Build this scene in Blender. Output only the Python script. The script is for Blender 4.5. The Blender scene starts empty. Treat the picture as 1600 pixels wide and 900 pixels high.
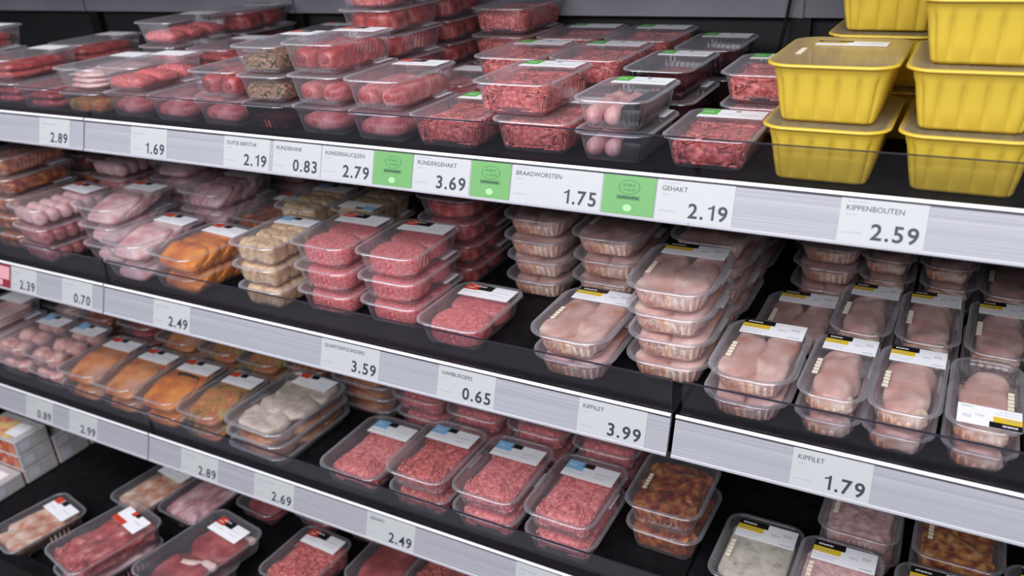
import bpy, bmesh, math, random
from mathutils import Vector, Matrix, noise
random.seed(7)
C = bpy.context.scene.collection
sc = bpy.context.scene
PI = math.pi

# ---------------------------------------------------------------- camera
cam_d = bpy.data.cameras.new('camera')
cam = bpy.data.objects.new('camera', cam_d)
C.objects.link(cam)
right = Vector((0.8798730, 0.4718048, -0.0567779))
up = Vector((-0.1537409, 0.3956742, 0.9054312))
fwd = Vector((-0.4496523, 0.7879354, -0.4206788))
m3 = Matrix((right, up, -fwd)).transposed()
cam.matrix_world = Matrix.Translation((0, -1, 0.33084)) @ m3.to_4x4()
cam_d.sensor_width = 36.0
cam_d.lens = 1319.4 / 1600 * 36.0
cam_d.clip_start = 0.02
cam_d.dof.use_dof = True
cam_d.dof.focus_distance = 1.2
cam_d.dof.aperture_fstop = 3.6
sc.camera = cam

# ---------------------------------------------------------------- world, lights, exposure
w = bpy.data.worlds.new('world')
sc.world = w
w.use_nodes = True
bg = w.node_tree.nodes['Background']
bg.inputs['Color'].default_value = (0.86, 0.88, 1.0, 1)
bg.inputs['Strength'].default_value = 0.18
def area(name, loc, target, sx, sy, energy, col):
    d = bpy.data.lights.new(name, 'AREA')
    d.shape = 'RECTANGLE'; d.size = sx; d.size_y = sy; d.energy = energy; d.color = col
    o = bpy.data.objects.new(name, d); C.objects.link(o)
    o.location = loc
    o.rotation_euler = (Vector(target) - Vector(loc)).to_track_quat('-Z', 'Y').to_euler()
    return o
area('canopy_strip_light', (-0.8, -0.55, 1.2), (-0.8, 0.25, 0.0), 3.8, 0.12, 6, (1.0, 0.98, 1.0))
area('aisle_ceiling_light', (-0.6, -1.35, 1.55), (-0.6, 0.1, -0.25), 4.2, 0.5, 50, (0.97, 0.97, 1.0))
area('far_aisle_light', (-0.5, -2.9, 1.55), (-0.5, 0.2, -0.3), 5.5, 0.9, 104, (0.96, 0.96, 1.0))
sc.view_settings.view_transform = 'Standard'
sc.view_settings.look = 'None'
sc.view_settings.gamma = 1.0
sc.view_settings.use_curve_mapping = False
sc.view_settings.exposure = 0.14
sc.cycles.transparent_max_bounces = 40
sc.cycles.max_bounces = 8

# ---------------------------------------------------------------- materials
def new_mat(name):
    m = bpy.data.materials.new(name); m.use_nodes = True
    nt = m.node_tree
    for n in list(nt.nodes): nt.nodes.remove(n)
    out = nt.nodes.new('ShaderNodeOutputMaterial')
    return m, nt, out
def N(nt, t, **kw):
    n = nt.nodes.new(t)
    for k, v in kw.items(): setattr(n, k, v)
    return n
def plain(name, col, rough=0.5, metal=0.0, spec=0.5):
    m, nt, out = new_mat(name)
    p = N(nt, 'ShaderNodeBsdfPrincipled')
    p.inputs['Base Color'].default_value = (*col, 1)
    p.inputs['Roughness'].default_value = rough
    p.inputs['Metallic'].default_value = metal
    p.inputs['Specular IOR Level'].default_value = spec
    nt.links.new(p.outputs[0], out.inputs[0])
    return m
def noisy(name, cols, scale=60, detail=4, rough=0.4, bump=0.3, bscale=None, bdist=0.002, stretch=(1, 1, 1), spec=0.5, voronoi=False, contrast=(0.35, 0.65)):
    m, nt, out = new_mat(name)
    p = N(nt, 'ShaderNodeBsdfPrincipled')
    tc = N(nt, 'ShaderNodeTexCoord'); mp = N(nt, 'ShaderNodeMapping')
    mp.inputs['Scale'].default_value = stretch
    nt.links.new(tc.outputs['Object'], mp.inputs[0])
    n1 = N(nt, 'ShaderNodeTexNoise'); n1.inputs['Scale'].default_value = scale; n1.inputs['Detail'].default_value = detail
    nt.links.new(mp.outputs[0], n1.inputs['Vector'])
    r = N(nt, 'ShaderNodeValToRGB'); el = r.color_ramp.elements
    a, b = contrast
    el[0].position = a; el[0].color = (*cols[0], 1); el[1].position = b; el[1].color = (*cols[-1], 1)
    for i, c in enumerate(cols[1:-1]):
        e = el.new(a + (b - a) * (i + 1) / (len(cols) - 1)); e.color = (*c, 1)
    nt.links.new(n1.outputs['Fac'], r.inputs[0])
    nt.links.new(r.outputs[0], p.inputs['Base Color'])
    p.inputs['Roughness'].default_value = rough
    p.inputs['Specular IOR Level'].default_value = spec
    if bump:
        if voronoi:
            b2 = N(nt, 'ShaderNodeTexVoronoi'); b2.inputs['Scale'].default_value = bscale or scale
            o2 = b2.outputs['Distance']
        else:
            b2 = N(nt, 'ShaderNodeTexNoise'); b2.inputs['Scale'].default_value = bscale or scale; b2.inputs['Detail'].default_value = 3
            o2 = b2.outputs['Fac']
        nt.links.new(mp.outputs[0], b2.inputs['Vector'])
        bp = N(nt, 'ShaderNodeBump'); bp.inputs['Strength'].default_value = bump; bp.inputs['Distance'].default_value = bdist
        nt.links.new(o2, bp.inputs['Height']); nt.links.new(bp.outputs[0], p.inputs['Normal'])
    nt.links.new(p.outputs[0], out.inputs[0])
    return m
def clear(name, tint=(0.97, 0.97, 0.98), haze=0.06, gl_lo=0.05, gl_hi=0.45, rough=0.12, bump=0.0, hazecol=(0.78, 0.78, 0.84)):
    m, nt, out = new_mat(name)
    tr = N(nt, 'ShaderNodeBsdfTransparent'); tr.inputs[0].default_value = (*tint, 1)
    gl = N(nt, 'ShaderNodeBsdfGlossy'); gl.inputs['Roughness'].default_value = rough; gl.inputs[0].default_value = (0.95, 0.95, 1, 1)
    di = N(nt, 'ShaderNodeBsdfDiffuse'); di.inputs[0].default_value = (*hazecol, 1)
    tl = N(nt, 'ShaderNodeBsdfTranslucent'); tl.inputs[0].default_value = (*hazecol, 1)
    mh = N(nt, 'ShaderNodeMixShader'); mh.inputs[0].default_value = 0.35
    nt.links.new(di.outputs[0], mh.inputs[1]); nt.links.new(tl.outputs[0], mh.inputs[2])
    lw = N(nt, 'ShaderNodeLayerWeight'); lw.inputs[0].default_value = 0.35
    mr = N(nt, 'ShaderNodeMapRange'); mr.inputs['To Min'].default_value = gl_lo; mr.inputs['To Max'].default_value = gl_hi
    nt.links.new(lw.outputs['Facing'], mr.inputs['Value'])
    mh2 = N(nt, 'ShaderNodeMapRange'); mh2.inputs['To Min'].default_value = haze * 0.6; mh2.inputs['To Max'].default_value = min(1, haze * 3.2)
    nt.links.new(lw.outputs['Facing'], mh2.inputs['Value'])
    m1 = N(nt, 'ShaderNodeMixShader'); nt.links.new(mr.outputs[0], m1.inputs[0])
    nt.links.new(tr.outputs[0], m1.inputs[1]); nt.links.new(gl.outputs[0], m1.inputs[2])
    m2 = N(nt, 'ShaderNodeMixShader'); nt.links.new(mh2.outputs[0], m2.inputs[0])
    nt.links.new(m1.outputs[0], m2.inputs[1]); nt.links.new(mh.outputs[0], m2.inputs[2])
    if bump:
        tc = N(nt, 'ShaderNodeTexCoord'); nz = N(nt, 'ShaderNodeTexNoise'); nz.inputs['Scale'].default_value = 38
        nt.links.new(tc.outputs['Object'], nz.inputs['Vector'])
        bp = N(nt, 'ShaderNodeBump'); bp.inputs['Strength'].default_value = bump; bp.inputs['Distance'].default_value = 0.003
        nt.links.new(nz.outputs['Fac'], bp.inputs['Height']); nt.links.new(bp.outputs[0], gl.inputs['Normal'])
    nt.links.new(m2.outputs[0], out.inputs[0])
    return m

M = {}
M['tray'] = clear('clear_tray_plastic', haze=0.055, gl_lo=0.06, gl_hi=0.5)
M['tray_chk'] = clear('clear_thick_tray_plastic', haze=0.045, gl_lo=0.08, gl_hi=0.6, rough=0.08)
M['rim'] = clear('tray_rim_plastic', haze=0.16, gl_lo=0.12, gl_hi=0.6, rough=0.10, hazecol=(0.85, 0.85, 0.9))
M['film'] = clear('clear_lid_film', haze=0.06, gl_lo=0.04, gl_hi=0.35, rough=0.16, bump=0.25)
M['film_chk'] = clear('clear_lid_film_thin', haze=0.05, gl_lo=0.05, gl_hi=0.4, rough=0.12, bump=0.2)
M['film_yel'] = clear('yellow_tinted_film', tint=(0.86, 0.82, 0.66), haze=0.12, gl_lo=0.06, gl_hi=0.4, rough=0.2, bump=0.2, hazecol=(0.62, 0.58, 0.46))
M['tray_dark'] = clear('dark_tray_plastic', tint=(0.25, 0.25, 0.28), haze=0.05, gl_lo=0.06, gl_hi=0.5, hazecol=(0.15, 0.15, 0.17))
M['riser'] = clear('clear_acrylic', tint=(0.9, 0.9, 0.93), haze=0.006, gl_lo=0.008, gl_hi=0.16, rough=0.05)
M['riser_edge'] = plain('dark_acrylic_edge', (0.03, 0.03, 0.045), 0.2)
# yellow tray: body plastic with some light passing through
m, nt, out = new_mat('yellow_tray_plastic')
p = N(nt, 'ShaderNodeBsdfPrincipled'); p.inputs['Base Color'].default_value = (0.76, 0.55, 0.06, 1); p.inputs['Roughness'].default_value = 0.35
t = N(nt, 'ShaderNodeBsdfTranslucent'); t.inputs[0].default_value = (0.80, 0.55, 0.04, 1)
mx = N(nt, 'ShaderNodeMixShader'); mx.inputs[0].default_value = 0.2
nt.links.new(p.outputs[0], mx.inputs[1]); nt.links.new(t.outputs[0], mx.inputs[2]); nt.links.new(mx.outputs[0], out.inputs[0])
M['yellow'] = m
# shelf, rail, panels
M['deck'] = noisy('black_shelf_steel', [(0.004, 0.004, 0.005), (0.008, 0.008, 0.010)], scale=40, rough=0.55, bump=0.02, spec=0.15)
M['rail'] = noisy('grey_price_rail', [(0.30, 0.30, 0.34), (0.355, 0.355, 0.395)], scale=10, detail=4, rough=0.42, bump=0.25, bscale=9, bdist=0.002, stretch=(0.15, 1, 45), spec=0.5)
M['lip'] = plain('rail_edge_highlight', (0.80, 0.80, 0.84), 0.25, 0.0, 0.8)  # highlight along the metal edge, put into a near-white base colour
M['groove'] = plain('dark_rail_groove', (0.05, 0.05, 0.06), 0.5)
M['wall'] = noisy('black_back_panel', [(0.009, 0.009, 0.012), (0.016, 0.016, 0.02)], scale=8, rough=0.6, bump=0.03)
M['wall_grey'] = noisy('dark_grey_panel', [(0.22, 0.22, 0.26), (0.28, 0.28, 0.32)], scale=5, rough=0.55, bump=0.04)
M['black'] = plain('black_plastic', (0.006, 0.006, 0.007), 0.4)
M['side'] = plain('dark_side_panel', (0.02, 0.02, 0.024), 0.5)
# print and paper
M['white'] = plain('white_label_paper', (0.93, 0.93, 0.97), 0.45)
M['tagpaper'] = plain('pale_tag_card', (0.45, 0.462, 0.47), 0.4)
M['greencard'] = plain('green_tag_card', (0.125, 0.33, 0.105), 0.5)
M['greenink'] = plain('dark_green_ink', (0.07, 0.24, 0.075), 0.6)
M['greenpale'] = plain('pale_green_ink', (0.33, 0.66, 0.30), 0.6)
M['ink'] = plain('dark_ink', (0.03, 0.03, 0.05), 0.5)
M['greyink'] = plain('grey_ink', (0.36, 0.37, 0.42), 0.6)
M['blackink'] = plain('black_ink', (0.012, 0.011, 0.012), 0.4)
M['yellowink'] = plain('yellow_ink', (0.80, 0.55, 0.03), 0.5)
M['redink'] = plain('red_ink', (0.62, 0.06, 0.03), 0.5)
M['blueink'] = plain('light_blue_ink', (0.27, 0.55, 0.85), 0.5)
M['palegrey'] = plain('pale_grey_ink', (0.62, 0.64, 0.72), 0.5)
M['limeink'] = plain('label_green_ink', (0.14, 0.50, 0.10), 0.5)
M['cream'] = plain('cream_print', (0.80, 0.74, 0.58), 0.5)
M['pinktag'] = plain('pink_tag_card', (0.66, 0.32, 0.36), 0.5)
M['darkred'] = plain('dark_red_print', (0.22, 0.02, 0.03), 0.5)
# meats
R = {}
R['mince'] = noisy('minced_beef', [(0.32, 0.032, 0.032), (0.62, 0.115, 0.10), (0.80, 0.31, 0.28)], scale=150, detail=3, rough=0.42, bump=0.5, bscale=170, bdist=0.0015, contrast=(0.32, 0.70))
R['mince_pink'] = noisy('minced_pork_and_beef', [(0.50, 0.075, 0.08), (0.76, 0.20, 0.20), (0.88, 0.40, 0.38)], scale=150, detail=3, rough=0.42, bump=0.5, bscale=170, bdist=0.0015, contrast=(0.30, 0.68))
R['mince_pale'] = noisy('pale_minced_chicken', [(0.56, 0.30, 0.29), (0.68, 0.42, 0.41), (0.78, 0.55, 0.52)], scale=90, detail=3, rough=0.45, bump=0.5, bscale=120)
R['burger'] = noisy('burger_meat', [(0.52, 0.075, 0.08), (0.67, 0.145, 0.15), (0.78, 0.26, 0.255)], scale=210, detail=4, rough=0.5, bump=0.5, bscale=240, bdist=0.0012)
R['red'] = noisy('red_beef', [(0.26, 0.02, 0.02), (0.46, 0.055, 0.05), (0.64, 0.18, 0.165)], scale=55, detail=4, rough=0.35, bump=0.3, bscale=120)
R['roll'] = noisy('pink_sausage_meat', [(0.40, 0.07, 0.075), (0.60, 0.18, 0.18), (0.74, 0.34, 0.32)], scale=45, detail=4, rough=0.38, bump=0.25, bscale=130)
R['chicken'] = noisy('raw_chicken', [(0.54, 0.22, 0.13), (0.62, 0.345, 0.295), (0.70, 0.445, 0.40), (0.84, 0.65, 0.54)], scale=26, detail=4, rough=0.22, bump=0.2, bscale=50, contrast=(0.28, 0.72))
R['chicken_trim'] = noisy('chicken_fat_edge', [(0.52, 0.19, 0.10), (0.70, 0.40, 0.28), (0.84, 0.66, 0.54)], scale=34, detail=4, rough=0.32, bump=0.25, bscale=90)
R['fresh_sausage'] = noisy('fresh_sausage', [(0.60, 0.24, 0.24), (0.74, 0.38, 0.37), (0.82, 0.52, 0.48)], scale=40, detail=4, rough=0.3, bump=0.12)
R['pale_sausage'] = noisy('pale_sausage', [(0.62, 0.30, 0.31), (0.73, 0.44, 0.44), (0.80, 0.56, 0.53)], scale=50, detail=4, rough=0.35, bump=0.2, bscale=110)
R['dark_sausage'] = noisy('dark_sausage', [(0.30, 0.06, 0.06), (0.42, 0.13, 0.13), (0.56, 0.26, 0.25)], scale=50, detail=4, rough=0.35, bump=0.2)
R['pork'] = noisy('pork_slice', [(0.58, 0.22, 0.23), (0.72, 0.42, 0.42), (0.82, 0.62, 0.60)], scale=22, detail=4, rough=0.35, bump=0.15, stretch=(1, 2.5, 1))
R['bacon'] = noisy('pork_belly', [(0.44, 0.15, 0.18), (0.64, 0.34, 0.37), (0.78, 0.58, 0.58)], scale=26, detail=5, rough=0.38, bump=0.2, stretch=(2.5, 0.8, 1))
R['palepork'] = noisy('pale_pork_belly', [(0.70, 0.32, 0.33), (0.80, 0.52, 0.50), (0.86, 0.66, 0.62)], scale=20, detail=4, rough=0.35, bump=0.15, stretch=(3, 0.6, 1))
R['orange'] = noisy('orange_marinated_meat', [(0.42, 0.085, 0.010), (0.72, 0.20, 0.018), (0.84, 0.31, 0.045)], scale=18, detail=5, rough=0.25, bump=0.25, bscale=90)
R['orange_dull'] = noisy('marinated_pork_steak', [(0.48, 0.10, 0.015), (0.68, 0.25, 0.07), (0.66, 0.33, 0.22)], scale=16, detail=4, rough=0.25, bump=0.2, bscale=80)
R['brownmar'] = noisy('brown_marinated_chop', [(0.24, 0.055, 0.015), (0.42, 0.15, 0.05), (0.56, 0.27, 0.13)], scale=22, detail=4, rough=0.25, bump=0.25, bscale=80)
R['herb'] = noisy('herb_marinated_meat', [(0.24, 0.11, 0.015), (0.46, 0.24, 0.04), (0.50, 0.12, 0.05), (0.55, 0.40, 0.08)], scale=30, detail=5, rough=0.28, bump=0.3, bscale=120)
R['breaded'] = noisy('breadcrumb_coating', [(0.48, 0.28, 0.12), (0.66, 0.44, 0.25), (0.78, 0.57, 0.37)], scale=110, detail=5, rough=0.7, bump=0.8, bscale=230, bdist=0.002)
R['whitechop'] = noisy('pale_breaded_chop', [(0.56, 0.44, 0.36), (0.68, 0.56, 0.47), (0.76, 0.64, 0.55)], scale=60, detail=5, rough=0.6, bump=0.5, bscale=150)
R['meatball'] = noisy('meatball_mix', [(0.52, 0.19, 0.17), (0.66, 0.34, 0.31), (0.74, 0.47, 0.43)], scale=70, detail=4, rough=0.4, bump=0.3, bscale=140)
R['goulash'] = noisy('saucy_marinated_cubes', [(0.10, 0.012, 0.005), (0.27, 0.045, 0.010), (0.40, 0.10, 0.02), (0.56, 0.24, 0.08)], scale=62, detail=5, rough=0.2, bump=0.35, bscale=90)
R['shoarma'] = noisy('spiced_shredded_meat', [(0.16, 0.02, 0.006), (0.36, 0.085, 0.012), (0.56, 0.22, 0.03), (0.66, 0.38, 0.16)], scale=60, detail=5, rough=0.22, bump=0.4, bscale=110)
R['spiced'] = noisy('red_spiced_fillet', [(0.34, 0.05, 0.01), (0.50, 0.11, 0.02), (0.58, 0.17, 0.04)], scale=120, detail=5, rough=0.3, bump=0.3)
R['greyfil'] = noisy('peppered_pale_fillet', [(0.20, 0.13, 0.08), (0.52, 0.47, 0.39), (0.60, 0.55, 0.46), (0.66, 0.61, 0.52)], scale=70, detail=4, rough=0.35, bump=0.25, contrast=(0.26, 0.6))
R['green'] = noisy('parsley_mix', [(0.02, 0.02, 0.012), (0.05, 0.05, 0.025), (0.30, 0.20, 0.10), (0.50, 0.16, 0.11), (0.05, 0.13, 0.03)], scale=150, detail=4, rough=0.5, bump=0.5, bscale=120)
R['dice'] = noisy('diced_beef', [(0.26, 0.02, 0.022), (0.42, 0.06, 0.06), (0.55, 0.15, 0.14), (0.78, 0.50, 0.45)], scale=42, detail=4, rough=0.3, bump=0.3, contrast=(0.32, 0.74))
R['steak'] = noisy('beef_steak', [(0.20, 0.018, 0.020), (0.34, 0.045, 0.048), (0.48, 0.11, 0.11)], scale=22, detail=5, rough=0.35, bump=0.2)
R['fat'] = noisy('fat_rind', [(0.72, 0.50, 0.46), (0.82, 0.66, 0.60)], scale=40, rough=0.4, bump=0.15)
R['blackcard'] = M['blackink']
R['legs'] = noisy('chicken_leg_skin', [(0.70, 0.52, 0.34), (0.80, 0.64, 0.46)], scale=30, rough=0.4, bump=0.2)

# ---------------------------------------------------------------- mesh helpers
def finish(me, mats, smooth=True):
    for mt in mats: me.materials.append(mt)
    if smooth:
        me.polygons.foreach_set('use_smooth', [True] * len(me.polygons))
    me.update()
    return me
def mesh_from(name, verts, faces, mats, idx=None, smooth=True):
    me = bpy.data.meshes.new(name)
    me.from_pydata(verts, [], faces)
    finish(me, mats, smooth)
    if idx: me.polygons.foreach_set('material_index', idx)
    return me
def spow(v, e): return math.copysign(abs(v) ** e, v)
def superell(a, b, c, e1=0.5, e2=0.5, nu=28, nv=14, amp=0.0, fr=60, seed=0, taper=0.0, bend=0.0, centre=(0, 0, 0)):
    """rounded body, half sizes a b c; e small = boxy, 1 = ellipsoid"""
    V, F = [], []
    off = Vector((seed * 3.1, seed * 1.7, seed * 5.3))
    for j in range(nv + 1):
        ph = -PI / 2 + PI * j / nv
        for i in range(nu):
            th = 2 * PI * i / nu
            cp, sp = spow(math.cos(ph), e1), spow(math.sin(ph), e1)
            x, y, z = a * cp * spow(math.cos(th), e2), b * cp * spow(math.sin(th), e2), c * sp
            if taper: 
                k = 1 - taper * (0.5 + 0.5 * y / b); x *= k; z *= (1 - taper * 0.5 * (0.5 + 0.5 * y / b))
            if bend: x += bend * (y / b) ** 2
            v = Vector((x, y, z))
            if amp:
                d = noise.noise_vector(v * fr + off)
                v = v + Vector(d) * amp
            V.append((v.x + centre[0], v.y + centre[1], v.z + centre[2]))
    for j in range(nv):
        for i in range(nu):
            i2 = (i + 1) % nu
            F.append((j * nu + i, j * nu + i2, (j + 1) * nu + i2, (j + 1) * nu + i))
    return V, F
def tube(path, rad, sides=8, cap=True):
    V, F = [], []
    n = len(path)
    for i, pnt in enumerate(path):
        pnt = Vector(pnt)
        t = (Vector(path[min(i + 1, n - 1)]) - Vector(path[max(i - 1, 0)])).normalized()
        q = t.to_track_quat('Z', 'Y')
        r = rad[i] if isinstance(rad, (list, tuple)) else rad
        for k in range(sides):
            a = 2 * PI * k / sides
            o = q @ Vector((math.cos(a) * r, math.sin(a) * r, 0))
            V.append(tuple(pnt + o))
    for i in range(n - 1):
        for k in range(sides):
            k2 = (k + 1) % sides
            F.append((i * sides + k, i * sides + k2, (i + 1) * sides + k2, (i + 1) * sides + k))
    if cap:
        F.append(tuple(range(sides - 1, -1, -1))); F.append(tuple((n - 1) * sides + k for k in range(sides)))
    return V, F
def join(parts):
    V, F = [], []
    for v, f in parts:
        o = len(V); V += v; F += [tuple(i + o for i in q) for q in f]
    return V, F
def box(x0, x1, y0, y1, z0, z1):
    V = [(x0, y0, z0), (x1, y0, z0), (x1, y1, z0), (x0, y1, z0), (x0, y0, z1), (x1, y0, z1), (x1, y1, z1), (x0, y1, z1)]
    F = [(3, 2, 1, 0), (4, 5, 6, 7), (0, 1, 5, 4), (1, 2, 6, 5), (2, 3, 7, 6), (3, 0, 4, 7)]
    return V, F
def obj(name, me, parent=None, mat=None):
    o = bpy.data.objects.new(name, me); C.objects.link(o)
    if parent is not None: o.parent = parent
    if mat is not None: o.matrix_local = mat
    return o
def thing(name, label, cat, loc=(0, 0, 0), rotz=0.0, group=None):
    o = bpy.data.objects.new(name, None); C.objects.link(o)
    o.empty_display_size = 0.02
    o.location = loc; o.rotation_euler = (0, 0, rotz)
    o['label'] = label; o['category'] = cat
    if group: o['group'] = group
    return o
def struct(name, V, F, mt, label=None, smooth=False):
    o = obj(name, mesh_from(name, V, F, [mt], smooth=smooth)); o['kind'] = 'structure'
    if label: o['label'] = label
    return o

# ---------------------------------------------------------------- the setting: refrigerated wall case
SH = {1: (0.0, -0.004), 2: (-0.0545, -0.3245), 3: (-0.05, -0.6851)}       # rail edge y, z of every shelf
DECK4 = -1.0
BAYS = [('left', -2.78, -1.475), ('middle', -1.471, -0.2985), ('right', -0.2955, 0.90)]
BACK = 0.64
struct('wall_back', *box(-2.9, 1.0, BACK, BACK + 0.02, -1.15, 0.104), M['wall'])
struct('trim_1', *join([box(-2.9, 1.0, BACK - 0.03, BACK + 0.02, 0.106, 0.399)] + [box(x, x + 0.008, BACK - 0.036, BACK - 0.03, 0.106, 0.399) for x in (-2.24, -1.475, -0.97, -0.30)]), M['wall_grey'])
struct('trim_2', *join([box(x, x + 0.035, BACK - 0.02, BACK, -1.0, 0.105) for x in (-2.24, -1.49, -0.99, -0.315)]), M['black'])
struct('wall_left', *box(-2.90, -2.86, -0.05, BACK + 0.02, -1.15, 0.9), M['side'])
struct('wall_right', *box(0.96, 1.0, -0.05, BACK + 0.02, -1.15, 0.9), M['side'])
struct('shade_ceiling', *box(-2.9, 1.0, 0.0, BACK + 0.02, 0.40, 0.43), M['side'])  # unseen case top, set low to keep light off the rear rows
fl = struct('floor', *box(-4.5, 2.5, -3.5, -0.0, -1.56, -1.54), noisy('grey_floor_tiles', [(0.30, 0.30, 0.31), (0.36, 0.36, 0.37)], scale=3, rough=0.4, bump=0.02))
# base well of the case
V, F = join([box(-2.86, 0.96, -0.24, BACK, DECK4 - 0.02, DECK4 - 0.001), box(-2.86, 0.96, -0.275, -0.242, -1.54, DECK4 + 0.022)])
struct('trim_4', V, F, M['deck'])

TD = Vector((0, 0.0194, 0.0576)).normalized()      # up along the sloping rail face
TN = Vector((0, -TD.z, TD.y))                       # out of the face
RH = 0.0606
def rail_prof(y, z):
    """closed outline of the price rail: top edge with painted highlight, sloping face, lower edge, back"""
    P0 = Vector((0, y, z))
    def at(d, n): 
        q = P0 - TD * d + TN * n
        return (q.y, q.z)
    return [at(-0.001, -0.004), at(-0.0015, 0.001), at(0.0003, 0.0024), at(0.0026, 0.0028), at(0.0036, 0.0012), at(0.0044, 0.0004),
            at(0.0060, 0.0004), at(RH - 0.0045, 0.0004), at(RH - 0.0040, 0.0014), at(RH - 0.001, 0.0020), at(RH, 0.0008), at(RH, -0.004), at(RH - 0.012, -0.006), at(0.006, -0.006)]
SEG_MAT = [1, 0, 0, 2, 1, 1, 2, 0, 3, 3, 3, 2, 2, 2]
def extrude(prof, x0, x1):
    n = len(prof)
    V = [(x0, a, b) for a, b in prof] + [(x1, a, b) for a, b in prof]
    F = [(i, (i + 1) % n, n + (i + 1) % n, n + i) for i in range(n)] + [tuple(range(n - 1, -1, -1)), tuple(n + i for i in range(n))]
    return V, F
NAMES = {1: 'top', 2: 'second', 3: 'third'}
for s, (y, z) in SH.items():
    for bay, x0, x1 in BAYS:
        if bay == 'middle': x1 = {1: -0.2973, 2: -0.3015, 3: -0.2985}[s]
        if bay == 'right': x0 = {1: -0.2967, 2: -0.2945, 3: -0.2955}[s]
        t = thing('display_shelf', f'{NAMES[s]} black shelf with grey price rail, {bay} bay of the chilled case', 'shelf', ((x0 + x1) / 2, y, z), 0, 'shelves of the chilled meat case')
        cx = (x0 + x1) / 2
        def L(V): return [(a - cx, b - y, c - z) for a, b, c in V]
        V, F = join([box(x0, x1, y + 0.004, BACK - 0.035, z - 0.022, z - 0.004), box(x0 + 0.05, x0 + 0.08, y + 0.05, BACK - 0.035, z - 0.05, z - 0.022), box(x1 - 0.08, x1 - 0.05, y + 0.05, BACK - 0.035, z - 0.05, z - 0.022)])
        obj('shelf_deck', mesh_from('shelf_deck', L(V), F, [M['deck']], smooth=False), t)
        V, F = extrude(rail_prof(y, z), x0, x1)
        obj('price_rail', mesh_from('price_rail', L(V), F, [M['lip'], M['groove'], M['rail'], M['rail']], idx=SEG_MAT + [2, 2], smooth=False), t)
        # clear upstand behind the rail, with a dark polished top edge
        h = 0.047
        V, F = box(x0 + 0.004, x1 - 0.004, y + 0.0105, y + 0.0135, z - 0.0035, z + h)
        r = obj('acrylic_riser', mesh_from('acrylic_riser', L(V), F, [M['riser']], smooth=False), t)
        V, F = join([box(x0 + 0.004, x1 - 0.004, y + 0.0102, y + 0.0138, z + h + 0.0002, z + h + 0.0012), box(x1 - 0.0039, x1 - 0.003, y + 0.0105, y + 0.0135, z, z + h)][:2 if (bay == 'middle' and s > 1) else 1])
        obj('riser_edge', mesh_from('riser_edge', L(V), F, [M['riser_edge']], smooth=False), r)

# ---------------------------------------------------------------- price tags
_txt = {}
def text_mesh(s, size, mat, bold=0.0):
    k = (s, size, mat.name, bold)
    if k in _txt: return _txt[k]
    cu = bpy.data.curves.new('text', 'FONT'); cu.body = s; cu.size = size; cu.offset = bold; cu.resolution_u = 3
    o = bpy.data.objects.new('text', cu); C.objects.link(o)
    dg = bpy.context.evaluated_depsgraph_get(); dg.update()
    me = bpy.data.meshes.new_from_object(o.evaluated_get(dg))
    me.name = 'lettering'
    bpy.data.objects.remove(o); bpy.data.curves.remove(cu)
    me.materials.clear(); me.materials.append(mat)
    xs = [v.co.x for v in me.vertices] or [0]
    _txt[k] = (me, min(xs), max(xs))
    return _txt[k]
FACE = Matrix(((1, 0, 0), (0, TD.y, TN.y), (0, TD.z, TN.z))).to_4x4()     # x along rail, y up the face, z outwards
def quad(x0, x1, y0, y1, z): return [(x0, y0, z), (x1, y0, z), (x1, y1, z), (x0, y1, z)], [(0, 1, 2, 3)]
def scribble(x0, x1, y0, h, seed, n=None):
    """unreadable small print: a row of short bars"""
    rnd = random.Random(seed); out = []; x = x0
    while x < x1:
        wd = rnd.uniform(0.6, 1.5) * h
        out.append(quad(x, min(x + wd, x1), y0 + rnd.uniform(0, .15) * h, y0 + h * rnd.uniform(.75, 1.0), 0.00045)); x += wd + 0.35 * h
    return join(out)
_price = {}
def price_mesh(s, size=0.0262):
    if s in _price: return _price[s]
    V, F, x = [], [], 0.0
    for ch in s:
        if ch == '1':
            h, st = size * .72, size * .122; cx = x + size * .33
            v = [(cx, 0, 0), (cx + st, 0, 0), (cx + st, h, 0), (cx + st * .1, h, 0), (cx, h * .90, 0), (cx - size * .19, h * .80, 0), (cx - size * .19, h * .69, 0), (cx, h * .77, 0)]
            f = [(0, 1, 2, 3, 4, 7), (4, 5, 6, 7)]; adv = size * .56
        else:
            me, a, c = text_mesh(ch, size, M['ink'], 0.0005)
            adv = size * (.30 if ch == '.' else .585)
            dx = x + (adv - (c - a)) / 2 - a
            v = [(q.co.x + dx, q.co.y, q.co.z) for q in me.vertices]; f = [tuple(pl.vertices) for pl in me.polygons]
        o = len(V); V += v; F += [tuple(i + o for i in q) for q in f]; x += adv
    _price[s] = (mesh_from('price_figures', V, F, [M['ink']], smooth=False), x)
    return _price[s]
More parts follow.
